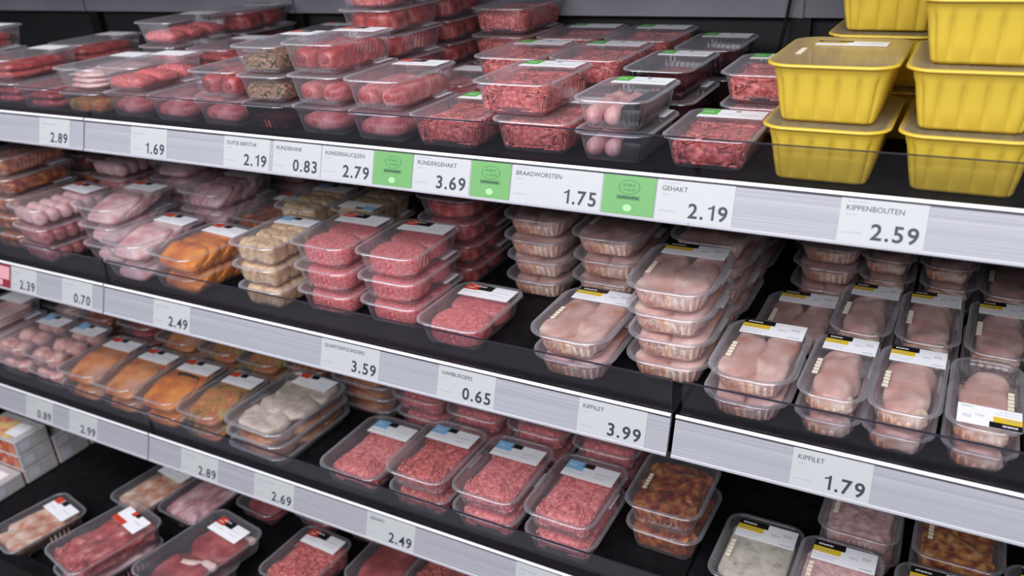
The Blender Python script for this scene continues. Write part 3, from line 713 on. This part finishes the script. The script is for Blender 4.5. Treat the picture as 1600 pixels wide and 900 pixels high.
def K(name, desc, W, L, H, fn, rc=.020, fl=.005, inset=.010, flutes=56, amp=.0018, style='fine', mt='tray', film='film', lab='red', date=False, fill=.78, labW=None, labY=.29, labD=.044, cat='meat pack'):
    return dict(name=name, desc=desc, W=W, L=L, H=H, fn=fn, rc=rc, fl=fl, inset=inset, flutes=flutes, amp=amp, style=style, mt=mt, film=film, lab=lab, date=date, fill=fill, labW=labW, labY=labY, labD=labD, cat=cat)
CH = dict(rc=.034, fl=.0075, inset=.010, flutes=46, amp=.0024, mt='tray_chk', film='film_chk', lab='yellow', date=True, labY=.335, cat='chicken pack')
KINDS = {
 'mince': K('minced_beef_pack', 'minced beef pack', .130, .180, .048, lambda w, l, h, v: minced(w, l, h, v, 'mince'), lab='green', fill=.86, flutes=64),
 'mince_s': K('minced_beef_pack', 'minced beef pack', .122, .168, .044, lambda w, l, h, v: minced(w, l, h, v, 'mince'), lab='green', fill=.84, flutes=64),
 'mince_mix': K('minced_meat_pack', 'pink minced meat pack', .134, .185, .043, lambda w, l, h, v: minced(w * .93, l * .93, h, v, 'mince_pink', 380, .0008, .0012, .06), lab='blue', fill=.82, flutes=72, amp=.0018, rc=.024, fl=.006, labY=.25),
 'mince_mix_red': K('minced_meat_pack', 'redder minced meat pack', .134, .185, .043, lambda w, l, h, v: minced(w * .93, l * .93, h, v, 'mince', 420, .0009, .0014, .08), lab='blue', fill=.82, flutes=72, amp=.0018, rc=.024, fl=.006, labY=.25),
 'mince_wide': K('minced_meat_pack', 'wide pink minced meat pack', .148, .200, .046, lambda w, l, h, v: minced(w * .90, l * .92, h, v, 'mince_pink', 380, .0008, .0012, .06), lab='blue', fill=.84, flutes=72, rc=.026, fl=.008, labY=.28),
 'braad': K('sausage_pack', 'pink fresh sausage pack', .112, .160, .042, lambda w, l, h, v: [(n, m, x - w * .19, y, z, r, tl) for n, m, x, y, z, r, tl in sausages_long(w * .62, l, h, v, 'fresh_sausage', 2)] + [('liner_card', lump('liner_card', w * .19, l * .44, h * .42, .3, .3, .001, 40, 1, 'blackcard'), w * .31, -.004, h * .45, 0, 0)], lab='green', fill=.86, rc=.022, fl=.005),
 'strip': K('burger_pack', 'ribbed red burger pack', .118, .180, .046, lambda w, l, h, v: loaves(w, l, h, v, 'burger', 3), lab='plain', fill=.62),
 'roll': K('meat_roll_pack', 'pink meat roll pack', .116, .180, .046, lambda w, l, h, v: loaves(w, l, h, v, 'roll', 2), lab='red', fill=.80),
 'stuffed': K('stuffed_roll_pack', 'stuffed red meat roll pack', .118, .180, .048, lambda w, l, h, v: stuffed(w, l, h, v, 'red', 2), lab='red', fill=.82),
 'stuffed_pink': K('stuffed_roll_pack', 'stuffed pink meat roll pack', .118, .180, .048, lambda w, l, h, v: stuffed(w, l, h, v, 'roll', 2), lab='red', fill=.70),
 'green': K('herb_burger_pack', 'parsley topped burger pack', .110, .175, .045, lambda w, l, h, v: block('herb_burger', w, l, h, v, 'green', .005, 80), lab='red', fill=.62, mt='tray'),
 'dark': K('dark_tray_pack', 'dark meat pack', .110, .175, .045, lambda w, l, h, v: block('dark_meat', w, l, h, v, 'steak', .003, 60), lab='green', fill=.5, mt='tray_dark'),
 'slab': K('beef_slice_pack', 'dark red beef slice pack', .126, .185, .045, lambda w, l, h, v: flat_slices(w, l, h, v, 'red', 2), lab='plain', fill=.72),
 'pale_slices': K('pork_belly_pack', 'pale long pork strip pack', .130, .190, .042, lambda w, l, h, v: flat_slices(w, l, h, v, 'palepork', 3), lab='plain', fill=.75),
 'marinade': K('marinated_meat_pack', 'orange marinated meat pack', .124, .180, .042, lambda w, l, h, v: block('marinated_meat', w, l, h, v, 'herb', .006, 50), lab='red', fill=.6),
 'goulash_l': K('marinated_meat_pack', 'dark orange marinated meat pack', .128, .180, .040, lambda w, l, h, v: block('marinated_meat', w, l, h, v, 'goulash', .007, 50), lab='pink', fill=.85),
 'saus_pale': K('sausage_pack', 'pale pink sausage pack', .130, .185, .040, lambda w, l, h, v: sausages_cross(w, l, h, v, 'pale_sausage', 6), lab='pink', fill=.92, rc=.024),
 'saus_dark': K('sausage_pack', 'dark sausage pack', .130, .185, .040, lambda w, l, h, v: sausages_cross(w, l, h, v, 'dark_sausage', 6), lab='pink', fill=.92, rc=.024),
 'pork': K('pork_slice_pack', 'pale pork slice pack', .126, .187, .040, lambda w, l, h, v: slices(w, l, h, v, 'pork', 3, 20, th=.011), lab='pink', fill=.8, rc=.022),
 'bacon': K('pork_belly_pack', 'streaky pork belly pack', .134, .187, .040, lambda w, l, h, v: slices(w, l, h, v, 'bacon', 5, 28, 'belly_slice', .010), lab='pink', fill=.9, rc=.022),
 'orange': K('marinated_cutlet_pack', 'bright orange cutlet pack', .140, .187, .038, lambda w, l, h, v: slices(w, l, h, v, 'orange', 5, 30, 'cutlet', .010), lab='pink', fill=.95, rc=.024),
 'beige': K('breaded_pack', 'beige breaded meat pack', .116, .165, .040, nuggets, lab='blue', fill=.95, rc=.022, fl=.007, labD=.034),
 'burger': K('burger_pack', 'pink burger pack', .130, .175, .043, lambda w, l, h, v: patties(w, l, h, v), lab='red', fill=.88, flutes=44, amp=.002, rc=.024, fl=.006),
 'burger_red': K('burger_pack', 'dark red burger pack', .130, .175, .041, lambda w, l, h, v: patties(w, l, h, v, 'red'), lab='red', fill=.88, flutes=44, rc=.024),
 'chick': K('chicken_fillet_pack', 'double chicken fillet pack', .130, .185, .036, lambda w, l, h, v: fillets(w, l, h, v), fill=1.0, **CH),
 'chick_p': K('chicken_fillet_pack', 'double chicken fillet pack', .118, .180, .034, lambda w, l, h, v: fillets(w, l, h, v), fill=1.0, **CH),
 'chick_s': K('chicken_fillet_pack', 'single chicken fillet pack', .085, .178, .032, lambda w, l, h, v: fillets(w, l, h, v, False), fill=1.0, labW=.068, **{**CH, 'rc': .024, 'fl': .005, 'inset': .007}),
 'spice_s': K('chicken_fillet_pack', 'orange seasoned chicken pack', .085, .178, .034, lambda w, l, h, v: block('seasoned_fillet', w, l, h, v, 'orange_dull', .004, 40), fill=.9, labW=.068, **{**CH, 'rc': .024, 'fl': .005, 'inset': .007}),
 'meatballs': K('meatball_pack', 'raw meatball pack', .126, .187, .043, lambda w, l, h, v: balls(w, l, h, v, 'meatball', 2, 3), lab='blue', fill=.95, rc=.022),
 'cutlet': K('marinated_steak_pack', 'marinated pork steak pack', .130, .187, .036, lambda w, l, h, v: slices(w, l, h, v, 'orange_dull', 3, 20, 'pork_steak', .010), lab='pink', fill=.9, rc=.024),
 'cutlet_o': K('marinated_steak_pack', 'glossy orange pork steak pack', .134, .187, .036, lambda w, l, h, v: slices(w, l, h, v, 'orange', 3, 18, 'pork_steak', .011), lab='pink', fill=.9, rc=.024),
 'herb': K('herb_steak_pack', 'yellow herb marinated steak pack', .122, .187, .036, lambda w, l, h, v: slices(w, l, h, v, 'herb', 3, 18, 'herb_steak', .010), lab='pink', fill=.85, rc=.024),
 'whitechop': K('breaded_chop_pack', 'pale breaded chop pack', .172, .228, .026, chops, lab='pink', fill=1.0, rc=.028, fl=.008, inset=.008, labY=.36),
 'brownchop': K('marinated_chop_pack', 'brown marinated chop pack', .172, .228, .026, lambda w, l, h, v: chops(w, l, h, v, 'brownmar'), lab='pink', fill=1.0, rc=.028, fl=.008, inset=.008),
 'goulash': K('marinated_cube_pack', 'brown saucy meat cube pack', .132, .168, .050, lambda w, l, h, v: block('meat_cubes', w, l, h, v, 'goulash', .010, 75), lab='none', date=True, fill=.9, rc=.026, fl=.006, cat='meat pack'),
 'greyfil': K('peppered_fillet_pack', 'pale peppered fillet pack in dark tray', .128, .165, .040, lambda w, l, h, v: block('peppered_fillet', w, l, h, v, 'greyfil', .004, 40), lab='yellow', date=True, fill=.9, rc=.022, fl=.006, mt='tray_dark', labY=.26),
 'mince_ch': K('minced_chicken_pack', 'pale pink chicken mince pack', .122, .150, .040, lambda w, l, h, v: block('minced_chicken', w, l, h, v, 'mince_pale', .004, 90), lab='yellow', date=True, fill=.9, rc=.022, labY=.27, cat='chicken pack'),
 'shoarma': K('spiced_strip_pack', 'brown spiced meat strip pack', .128, .145, .040, lambda w, l, h, v: block('spiced_strips', w, l, h, v, 'shoarma', .006, 90), lab='yellow', date=True, fill=.92, rc=.022, labY=.27),
 'spiced': K('spiced_fillet_pack', 'orange red spiced fillet pack', .128, .150, .040, lambda w, l, h, v: block('spiced_fillet', w, l, h, v, 'spiced', .003, 50), lab='yellow', date=True, fill=.92, rc=.022, labY=.27),
 'dice': K('diced_beef_pack', 'diced red beef pack', .150, .215, .048, lambda w, l, h, v: block('diced_beef', w, l, h, v, 'dice', .012, 85), lab='orange', fill=.85, rc=.022),
 'paledice': K('chicken_piece_pack', 'pale skin chicken piece pack', .140, .190, .045, lambda w, l, h, v: block('chicken_pieces', w, l, h, v, 'chicken_trim', .009, 45), lab='pink', fill=.8, rc=.022, mt='tray_dark'),
 'brawn': K('stewing_meat_pack', 'pinkish stewing meat pack', .145, .205, .048, lambda w, l, h, v: block('stewing_meat', w, l, h, v, 'bacon', .009, 45), lab='none', fill=.9, rc=.022, mt='tray_dark'),
 'steak': K('beef_steak_pack', 'raw beef steak pack', .165, .240, .045, steaks, lab='red', fill=.85, rc=.022, labY=.32),
 'redsteak': K('beef_slice_pack', 'dark red beef pack', .130, .180, .042, lambda w, l, h, v: flat_slices(w, l, h, v, 'steak', 2), lab='none', fill=.8, rc=.022),
 'mince_deep': K('minced_beef_pack', 'deep minced beef pack', .140, .170, .060, lambda w, l, h, v: minced(w, l, h, v, 'mince'), lab='red', fill=.9, flutes=64, labY=.30),
 'yellow': K('chicken_leg_tray', 'yellow chicken leg tray', .147, .205, .070, legs, rc=.026, fl=.006, inset=.013, flutes=26, amp=.0042, style='panel', mt='yellow', film='film_yel', lab='yellow', fill=.8, date=True, labY=.2, labW=.085, labD=.03, cat='chicken tray'),
}
SHELF_Z = {1: SH[1][1] - 0.004, 2: SH[2][1] - 0.004, 3: SH[3][1] - 0.004, 4: DECK4}
SHELF_Y = {1: SH[1][0], 2: SH[2][0], 3: SH[3][0], 4: 0.0}
SHELF_NAME = {1: 'top shelf', 2: 'second shelf', 3: 'third shelf', 4: 'bottom deck'}
_proto = {}
def conform(me, mtx, k):
    """settle a piece of food into its tray: nothing passes through the walls, the base or the lid"""
    W, L, H = k['W'], k['L'], k['H']; ins = k['inset']; e = k['fl'] + .0004
    zs = [(0.0, ins + .006), (.0006, ins + .0025), (.004, ins), (H * .35, ins * .68), (H * .72, ins * .34), (H * .80, ins * .22), (H, 0.0)]
    n = me.copy(); n.name = me.name
    pit = 2 * (W + L - 4 * e) / k['flutes'] * .96
    for v in n.vertices:
        c = mtx @ v.co
        z = min(max(c.z, .0016), H - .0014)
        for (a, oa), (b, ob) in zip(zs, zs[1:]):
            if a <= z <= b: off = oa + (ob - oa) * (z - a) / (b - a); break
        else: off = 0
        off += .0007
        if k['style'] == 'fine' and .003 < z < H * .8:
            s = c.x if abs(c.y) / L > abs(c.x) / W else c.y
            off += k['amp'] * (.5 - .5 * math.cos(2 * PI * s / pit))
        else: off += k['amp']
        hx, hy = W / 2 - e - off, L / 2 - e - off; r = max(k['rc'] - off, .006)
        x, y = min(max(c.x, -hx), hx), min(max(c.y, -hy), hy)
        dx, dy = abs(x) - (hx - r), abs(y) - (hy - r)
        if dx > 0 and dy > 0:
            d = math.hypot(dx, dy)
            if d > r: x = math.copysign(hx - r + dx * r / d, x); y = math.copysign(hy - r + dy * r / d, y)
        v.co = (x, y, z)
    n.update()
    return n
def place(kind, var, label, loc, rz, group, lab):
    """first of a kind is built with its parts; every further one copies the pack and each of its parts"""
    key = (kind, var, lab)
    k = KINDS[kind]
    if key in _proto:
        src = _proto[key]
        o = src.copy(); C.objects.link(o)
        o.location = loc; o.rotation_euler = (0, 0, rz); o['label'] = label; o['group'] = group
        for ch in src.children:
            c = ch.copy(); C.objects.link(c); c.parent = o
        return o
    W, L, H = k['W'], k['L'], k['H']
    o = thing(k['name'], label, k['cat'], loc, rz, group)
    obj('tray', tray_mesh(W, L, H, k['rc'], k['fl'], k['inset'], k['flutes'], k['amp'], k['style'], k['mt']), o)
    obj('lid_film', film_mesh(W - 2 * k['fl'] * .35, L - 2 * k['fl'] * .35, k['rc'] + k['fl'] * .65, k['film']), o, Matrix.Translation((0, 0, H + .0002)))
    iw, il = W - 2 * k['fl'] - 2 * k['inset'] * .45 - .004, L - 2 * k['fl'] - 2 * k['inset'] * .45 - .004
    for nm, me, x, y, z, r, tl in k['fn'](iw, il, (H - .004) * k['fill'], var):
        obj(nm, conform(me, Matrix.Translation((x, y, z + .0022)) @ Matrix.Rotation(r, 4, 'Z') @ Matrix.Rotation(tl, 4, 'X'), k), o)
    if lab != 'none':
        flip = lab.endswith('_flip'); lv = lab.replace('_flip', '')
        lw = k['labW'] or min(.097, W * .74)
        mtx = Matrix.Translation((0.004, (-1 if flip else 1) * k['labY'] * L, H + .0018))
        if flip: mtx = mtx @ Matrix.Rotation(PI, 4, 'Z')
        obj('label', label_mesh(lv, lw, k['labD']), o, mtx)
    if k['date']:
        obj('date_code', date_mesh(), o, Matrix.Translation(((.31 if lab.endswith('_flip') else -.31) * W, -.20 * L, H + .0018)))
    _proto[key] = o
    return o
LABWORD = {'green': 'green label', 'red': 'red label', 'yellow': 'yellow label', 'blue': 'blue label', 'pink': 'white label', 'plain': 'white label', 'orange': 'orange label', 'none': ''}
_count = {}
def stack(shelf, kind, x, y, tiers, where, rz=0, lab=None, kinds=None, shift=None, desc=None):
    """a stack of packs standing on a shelf; kinds lists a kind per tier from the bottom when they differ"""
    ks = kinds or [kind] * tiers
    z = SHELF_Z[shelf] + 0.0006
    rnd = random.Random(int(x * 1000) * 7 + int(y * 1000) * 13 + shelf)
    n = len(ks)
    for i, kd in enumerate(ks):
        k = KINDS[kd]
        _count[kd] = _count.get(kd, 0) + 1
        var = _count[kd] % 3
        lb = (lab if (lab and i == n - 1) else k['lab'])
        if n == 1: pos = ''
        elif i == n - 1: pos = 'top of '
        elif i == 0: pos = 'bottom of '
        else: pos = {1: 'second down in ', 2: 'third down in ', 3: 'fourth down in '}[n - 1 - i]
        d = desc if (desc and i == n - 1) else k['desc']
        label = f'{d}, {pos}{where}' if n > 1 else f'{d}, {where}'
        jx, jy, jr = rnd.uniform(-.0025, .0025), rnd.uniform(-.002, .003), rnd.uniform(-1.2, 1.2)
        if shift and i < len(shift): jx += shift[i][0]; jy += shift[i][1]
        loc = (x + jx, SHELF_Y[shelf] + y + k['L'] / 2 + jy, z)
        place(kd, var, label, loc, math.radians(rz + jr), f"{k['desc']}s on the {SHELF_NAME[shelf]}", lb)
        z += k['H'] + 0.0028
# ================================================================ what stands on the shelves (x of the middle, y behind the rail edge)
# ---- top shelf, front row
stack(1, 'slab', -1.968, .03, 3, 'the tall stack cut off at far left', kinds=['slab', 'slab', 'slab'])
stack(1, 'slab', -1.812, .045, 2, 'the front stack at far left')
stack(1, 'slab', -1.668, .030, 1, 'in front left of the 2.89 tag')
stack(1, 'pale_slices', -1.530, .03, 2, 'the front stack above the 2.89 tag', kinds=['marinade', 'pale_slices'])
stack(1, 'strip', -1.400, .03, 2, 'the front stack right of the 2.89 tag', kinds=['roll', 'strip'])
stack(1, 'roll', -1.281, .026, 1, 'alone in front above the 1.69 tag')
stack(1, 'roll', -1.163, .03, 2, 'the front stack left of the parsley burgers', kinds=['roll', 'stuffed'])
stack(1, 'green', -1.051, .03, 3, 'the front parsley stack', kinds=['dark', 'green', 'green'])
stack(1, 'stuffed', -.936, .03, 3, 'the front stack above the 0.83 tag', kinds=['roll', 'stuffed_pink', 'stuffed'])
stack(1, 'stuffed_pink', -.816, .028, 2, 'the front stack above the 2.79 tag', kinds=['roll', 'stuffed_pink'])
stack(1, 'mince', -.688, .026, 1, 'in front above the 3.69 tag')
stack(1, 'mince', -.554, .036, 2, 'the front stack above the 1.75 tag', shift=[(0, 0), (-.034, .012)])
stack(1, 'braad', -.428, .028, 2, 'the front stack above the right green tag')
stack(1, 'mince_s', -.300, .030, 1, 'in front beside the yellow trays')
stack(1, 'yellow', -.152, .020, 2, 'the left front pair of yellow trays')
stack(1, 'yellow', .0005, .020, 3, 'the front yellow stack at right edge')
# ---- top shelf, second row
stack(1, 'slab', -1.83, .235, 2, 'the second row at far left')
stack(1, 'slab', -1.69, .235, 1, 'second row behind the pale pork strips')
stack(1, 'strip', -1.535, .235, 3, 'the tall second row stack at left', kinds=['slab', 'strip', 'strip'])
stack(1, 'slab', -1.385, .235, 2, 'second row behind the 1.69 tag')
stack(1, 'roll', -1.235, .235, 2, 'second row left of the parsley burgers')
stack(1, 'dark', -1.095, .235, 1, 'second row behind the parsley burgers')
stack(1, 'burger_red', -.965, .222, 5, 'the tallest top shelf stack')
stack(1, 'stuffed_pink', -.832, .235, 1, 'second row behind the 2.79 stack', lab='plain')
stack(1, 'mince', -.692, .232, 2, 'the second row stack above the 3.69 tag')
stack(1, 'mince', -.557, .235, 2, 'the second row stack above the 1.75 tag')
stack(1, 'dark', -.424, .205, 2, 'the second row behind the fresh sausages')
stack(1, 'mince_s', -.272, .212, 2, 'the second row left of the yellow trays')
stack(1, 'yellow', -.118, .240, 3, 'the rear yellow stack')
# ---- top shelf, third row
stack(1, 'slab', -1.78, .43, 1, 'back row of the top shelf, far left')
stack(1, 'slab', -1.52, .43, 3, 'the far back left stack', kinds=['slab', 'slab', 'burger_red'])
stack(1, 'roll', -1.30, .43, 2, 'the back row behind the 1.69 tag')
stack(1, 'strip', -1.12, .42, 3, 'the back row left of the tallest stack')
stack(1, 'burger_red', -.965, .412, 4, 'the back row behind the tallest stack')
stack(1, 'mince', -.815, .43, 3, 'the back row right of the tallest stack')
stack(1, 'mince', -.675, .428, 2, 'the back row above the 3.69 tag')
stack(1, 'mince', -.540, .428, 2, 'the back row above the 1.75 tag')
stack(1, 'dark', -.405, .385, 2, 'the back row behind the fresh sausages')
stack(1, 'mince_s', -.262, .390, 1, 'back row left of the rear yellow trays')
# ---- second shelf, front row
stack(2, 'goulash_l', -1.862, .05, 5, 'the tall front stack at left edge')
stack(2, 'saus_pale', -1.722, .022, 3, 'the front stack above the 0.70 tag', rz=-6, kinds=['saus_dark', 'saus_dark', 'saus_pale'])
stack(2, 'pork', -1.578, .075, 3, 'the stack wedged behind the pale sausages', rz=-1)
stack(2, 'pork', -1.446, .025, 2, 'the front stack left of the orange cutlets', rz=-3)
stack(2, 'orange', -1.302, .022, 2, 'the front stack above the 2.49 tag', rz=-5)
stack(2, 'beige', -1.094, .030, 3, 'the front stack left of the burgers')
stack(2, 'burger', -.962, .055, 3, 'the left front burger stack')
stack(2, 'burger', -.825, .062, 3, 'the right front burger stack')
stack(2, 'burger', -.690, .034, 1, 'alone beside the empty gap')
stack(2, 'chick', -.473, .018, 2, 'the front stack left of the tall chicken stack', rz=1)
stack(2, 'chick', -.3405, .062, 4, 'the tall front chicken stack', rz=1)
stack(2, 'chick_p', -.2115, .014, 2, 'the front stack right of the bay gap')
stack(2, 'chick_s', -.106, .015, 2, 'the front stack above the 1.79 tag')
stack(2, 'chick_s', -.020, .015, 2, 'the front stack right of the 1.79 tag')
stack(2, 'chick_s', .067, .015, 2, 'the front stack with a turned label', lab='yellow_flip')
stack(2, 'spice_s', .155, .03, 2, 'the front stack at right edge')
# ---- second shelf, second row
stack(2, 'goulash_l', -1.868, .245, 5, 'the second row at left edge')
stack(2, 'saus_pale', -1.722, .232, 4, 'the second row above the 0.70 tag', rz=-3, kinds=['saus_dark', 'saus_dark', 'saus_dark', 'saus_pale'])
stack(2, 'pork', -1.575, .272, 4, 'the second row behind the wedged pork stack')
stack(2, 'bacon', -1.432, .225, 3, 'the second row behind the orange cutlets', rz=-3)
stack(2, 'goulash_l', -1.285, .225, 2, 'the second row left of the breaded packs')
stack(2, 'beige', -1.155, .215, 3, 'the second row left breaded stack')
stack(2, 'beige', -1.030, .240, 3, 'the second row right breaded stack', lab='blue_flip')
stack(2, 'burger_red', -.822, .250, 4, 'the second row behind the burgers')
stack(2, 'chick', -.645, .255, 4, 'the rear stack beside the empty gap')
stack(2, 'chick', -.494, .214, 4, 'the second row under the 1.75 tag')
stack(2, 'chick', -.338, .257, 4, 'the second row behind the tall chicken stack')
stack(2, 'chick_p', -.196, .212, 1, 'second row right of the bay gap')
stack(2, 'chick_s', -.096, .210, 2, 'the second row behind the 1.79 stack')
stack(2, 'chick_s', -.010, .210, 2, 'the second row right of the 1.79 stack')
stack(2, 'chick_s', .078, .205, 2, 'the second row behind the turned label')
# ---- second shelf, third row
stack(2, 'saus_pale', -1.72, .43, 4, 'the back row above the 0.70 tag')
stack(2, 'pork', -1.55, .462, 4, 'the back row behind the pork stacks')
stack(2, 'bacon', -1.38, .43, 4, 'the back row above the 2.49 tag')
stack(2, 'goulash_l', -1.13, .42, 4, 'the back row behind the breaded packs')
stack(2, 'chick', -.338, .446, 4, 'the back row behind the tall chicken stack')
stack(2, 'chick_p', -.176, .405, 3, 'the back row behind the hanging cable', lab='none')
stack(2, 'chick_s', -.085, .405, 3, 'the back row behind the 1.79 stack', lab='none')
stack(2, 'chick_s', .005, .405, 3, 'the back row right of the 1.79 stack', lab='none')
stack(2, 'chick_s', .092, .405, 2, 'the back row at the right end')
# ---- third shelf, front row
stack(3, 'pale_slices', -2.150, .03, 3, 'the front stack at left edge')
stack(3, 'meatballs', -2.012, .03, 2, 'the left front meatball stack')
stack(3, 'meatballs', -1.880, .03, 2, 'the right front meatball stack')
stack(3, 'cutlet', -1.750, .025, 2, 'the left front stack above the 2.99 tag')
stack(3, 'cutlet', -1.617, .022, 2, 'the middle front stack of orange steaks')
stack(3, 'cutlet_o', -1.482, .018, 2, 'the right front stack of orange steaks')
stack(3, 'herb', -1.346, .020, 2, 'the front stack left of the breaded chops')
stack(3, 'whitechop', -1.180, .016, 3, 'the front stack above the 2.69 tag', kinds=['brownchop', 'brownchop', 'whitechop'], rz=-2)
stack(3, 'mince_wide', -.948, .018, 1, 'alone beside the empty gap')
stack(3, 'mince_mix_red', -.788, .018, 2, 'the front stack above the 2.49 tag')
stack(3, 'mince_mix', -.646, .018, 2, 'the front stack right of the 2.49 tag')
stack(3, 'mince_mix', -.504, .018, 2, 'the front stack left of the saucy cubes')
stack(3, 'goulash', -.350, .092, 2, 'the stack right of the minced meat')
stack(3, 'greyfil', -.200, .060, 1, 'alone under the 1.79 tag')
stack(3, 'mince_ch', -.073, .016, 2, 'the front stack under the 1.79 tag')
stack(3, 'shoarma', .066, .022, 2, 'the front stack in the bottom right corner')
stack(3, 'spiced', .205, .075, 2, 'the stack at bottom right edge')
# ---- third shelf, rows behind
stack(3, 'pale_slices', -2.10, .235, 2, 'the second row at left edge')
stack(3, 'goulash_l', -1.95, .235, 2, 'the second row behind the meatballs')
stack(3, 'redsteak', -1.80, .235, 2, 'the second row behind the right meatballs')
stack(3, 'cutlet', -1.655, .235, 2, 'the second row behind the middle orange steaks')
stack(3, 'herb', -1.515, .235, 2, 'the second row behind the right orange steaks')
stack(3, 'herb', -1.385, .235, 2, 'the second row left of the breaded chops')
stack(3, 'goulash_l', -1.245, .25, 2, 'the second row behind the breaded chops')
stack(3, 'brownchop', -1.085, .245, 3, 'the second row right of the breaded chops')
stack(3, 'mince_mix', -.925, .235, 2, 'the second row behind the wide minced pack')
stack(3, 'mince_mix', -.785, .222, 3, 'the second row above the 2.49 tag')
stack(3, 'mince_mix', -.645, .222, 3, 'the second row right of the 2.49 tag')
stack(3, 'mince_mix', -.505, .222, 3, 'the second row left of the saucy cubes')
stack(3, 'mince_ch', -.058, .186, 2, 'the second row under the 1.79 tag', lab='none')
stack(3, 'shoarma', .082, .186, 2, 'the second row in the bottom right corner', lab='none')
stack(3, 'herb', -.16, .43, 1, 'deep at the back under the 1.79 tag')
# ---- bottom deck (angle in degrees, some tossed in at a slant)
stack(4, 'paledice', -1.815, -.262, 1, 'the leftmost one on the bottom deck', rz=-12)
stack(4, 'dice', -1.552, -.275, 2, 'the slanted stack at left on the bottom deck', kinds=['brawn', 'dice'], rz=-12)
stack(4, 'paledice', -1.660, -.045, 1, 'behind the diced beef', rz=-8, lab='red')
stack(4, 'brawn', -1.510, -.02, 1, 'under the 2.89 tag', rz=-4)
stack(4, 'redsteak', -1.365, .075, 1, 'right of the stewing meat', rz=-3)
stack(4, 'steak', -1.330, -.228, 2, 'the stack below the 2.89 tag', kinds=['redsteak', 'steak'], rz=-8)
stack(4, 'redsteak', -1.215, .11, 2, 'the rear stack below the 2.69 tag')
stack(4, 'mince_deep', -1.125, -.085, 1, 'on the bottom deck below the 2.49 tag', rz=-2)
stack(4, 'redsteak', -1.07, .125, 1, 'on the deck behind the deep minced beef')
stack(4, 'redsteak', -.975, .0, 1, 'on the deck right of the deep minced beef', desc='lone dark red beef pack')
stack(4, 'mince_deep', -.83, .03, 1, 'cut off by the bottom edge, right end')
# ---- white cartons at the left of the bottom deck
CART = {}
def carton(w, l, h, pic, seed):
    key = (w, l, h, pic, seed)
    def mk():
        V, F = superell(w / 2, l / 2, h / 2, .06, .06, 32, 16, 0, 0, 0, centre=(0, 0, h / 2))
        return mesh_from('carton_box', V, F, [M['carton']], smooth=False)
    return cached(('carton', w, l, h), mk)
M['carton'] = noisy('white_carton', [(0.46, 0.43, 0.44), (0.54, 0.52, 0.53)], scale=14, rough=0.5, bump=0.02)
M['picred'] = noisy('food_photo_print', [(0.10, 0.02, 0.015), (0.34, 0.04, 0.035), (0.52, 0.12, 0.05), (0.62, 0.40, 0.25)], scale=40, detail=5, rough=0.4, bump=0)
M['picpink'] = noisy('pink_print', [(0.75, 0.20, 0.20), (0.82, 0.55, 0.20), (0.85, 0.72, 0.66)], scale=24, detail=3, rough=0.4, bump=0)
def white_carton(x, y, z, label, w=.17, l=.092, h=.042, top=True):
    t = thing('food_carton', label, 'carton', (x, y, z), 0, 'white cartons on the bottom deck')
    obj('carton_box', carton(w, l, h, 0, 0), t)
    V, F = [(-w / 2 + .004, -l / 2 - .0006, .003), (w / 2 - .004, -l / 2 - .0006, .003), (w / 2 - .004, -l / 2 - .0006, h - .003), (-w / 2 + .004, -l / 2 - .0006, h - .003)], [(0, 1, 2, 3)]
    obj('front_picture', cached(('cfront', w, l, h), lambda: mesh_from('front_picture', V, F, [M['picred']], smooth=False)), t)
    V2, F2 = [(w / 2 + .0006, -l / 2 + .012, .010), (w / 2 + .0006, -l / 2 + .040, .010), (w / 2 + .0006, -l / 2 + .040, h - .010), (w / 2 + .0006, -l / 2 + .012, h - .010)], [(0, 1, 2, 3)]
    obj('side_print', cached(('cside', w, l, h), lambda: mesh_from('side_print', V2, F2, [M['palegrey']], smooth=False)), t)
    if top:
        V3, F3 = quad(-w / 2 + .01, w / 2 - .03, -l / 2 + .008, l / 2 - .02, h + .0006)
        V4, F4 = quad(w / 2 - .07, w / 2 - .02, -l / 2 + .02, l / 2 - .02, h + .0009)
        obj('top_print', cached(('ctop', w, l, h), lambda: mesh_from('top_print', V3, F3, [M['picpink']], smooth=False)), t)
        obj('white_sticker', cached(('cstk', w, l, h), lambda: mesh_from('white_sticker', V4, F4, [M['white']], smooth=False)), t)
zc = DECK4 + .0006
cols = [(-.105, 1, 'the nearest pile'), (-.008, 3, 'the second pile'), (.089, 2, 'the third pile'), (.186, 2, 'the fourth pile'), (.283, 2, 'the last pile')]
for yy, n, nm in cols:
    for i in range(n):
        pos = 'lone' if n == 1 else ('top' if i == n - 1 else ('bottom' if i == 0 else 'middle'))
        white_carton(-2.125, yy, zc + i * .0436, f'{pos} white food carton of {nm} at left of the bottom deck', top=(i == n - 1))
# ---- cables
def cable(path, label, r=.0022):
    P = [Vector(q) for q in path]; out = []
    for i in range(len(P) - 1):
        p0, p1, p2, p3 = P[max(i - 1, 0)], P[i], P[i + 1], P[min(i + 2, len(P) - 1)]
        for k in range(6):
            t = k / 6
            out.append(0.5 * ((2 * p1) + (p2 - p0) * t + (2 * p0 - 5 * p1 + 4 * p2 - p3) * t * t + (3 * p1 - p0 - 3 * p2 + p3) * t ** 3))
    out.append(P[-1])
    V, F = tube(out, r, 8)
    o = obj('cable', mesh_from('cable', V, F, [M['black']])); o['label'] = label; o['category'] = 'cable'
y1 = .39
cable([(-.262, y1, -.03), (-.258, y1, -.12), (-.243, y1, -.19), (-.222, y1, -.228), (-.195, y1 - .005, -.247), (-.165, y1, -.243), (-.145, y1 + .01, -.20)], 'thin black cable hanging over the chicken packs under the 2.59 tag')
cable([(-.330, .600, .395), (-.312, .598, .2), (-.318, .600, .11), (-.330, .604, .03), (-.31, .606, .0)], 'black cable hanging down the back panel left of the yellow trays', .003)
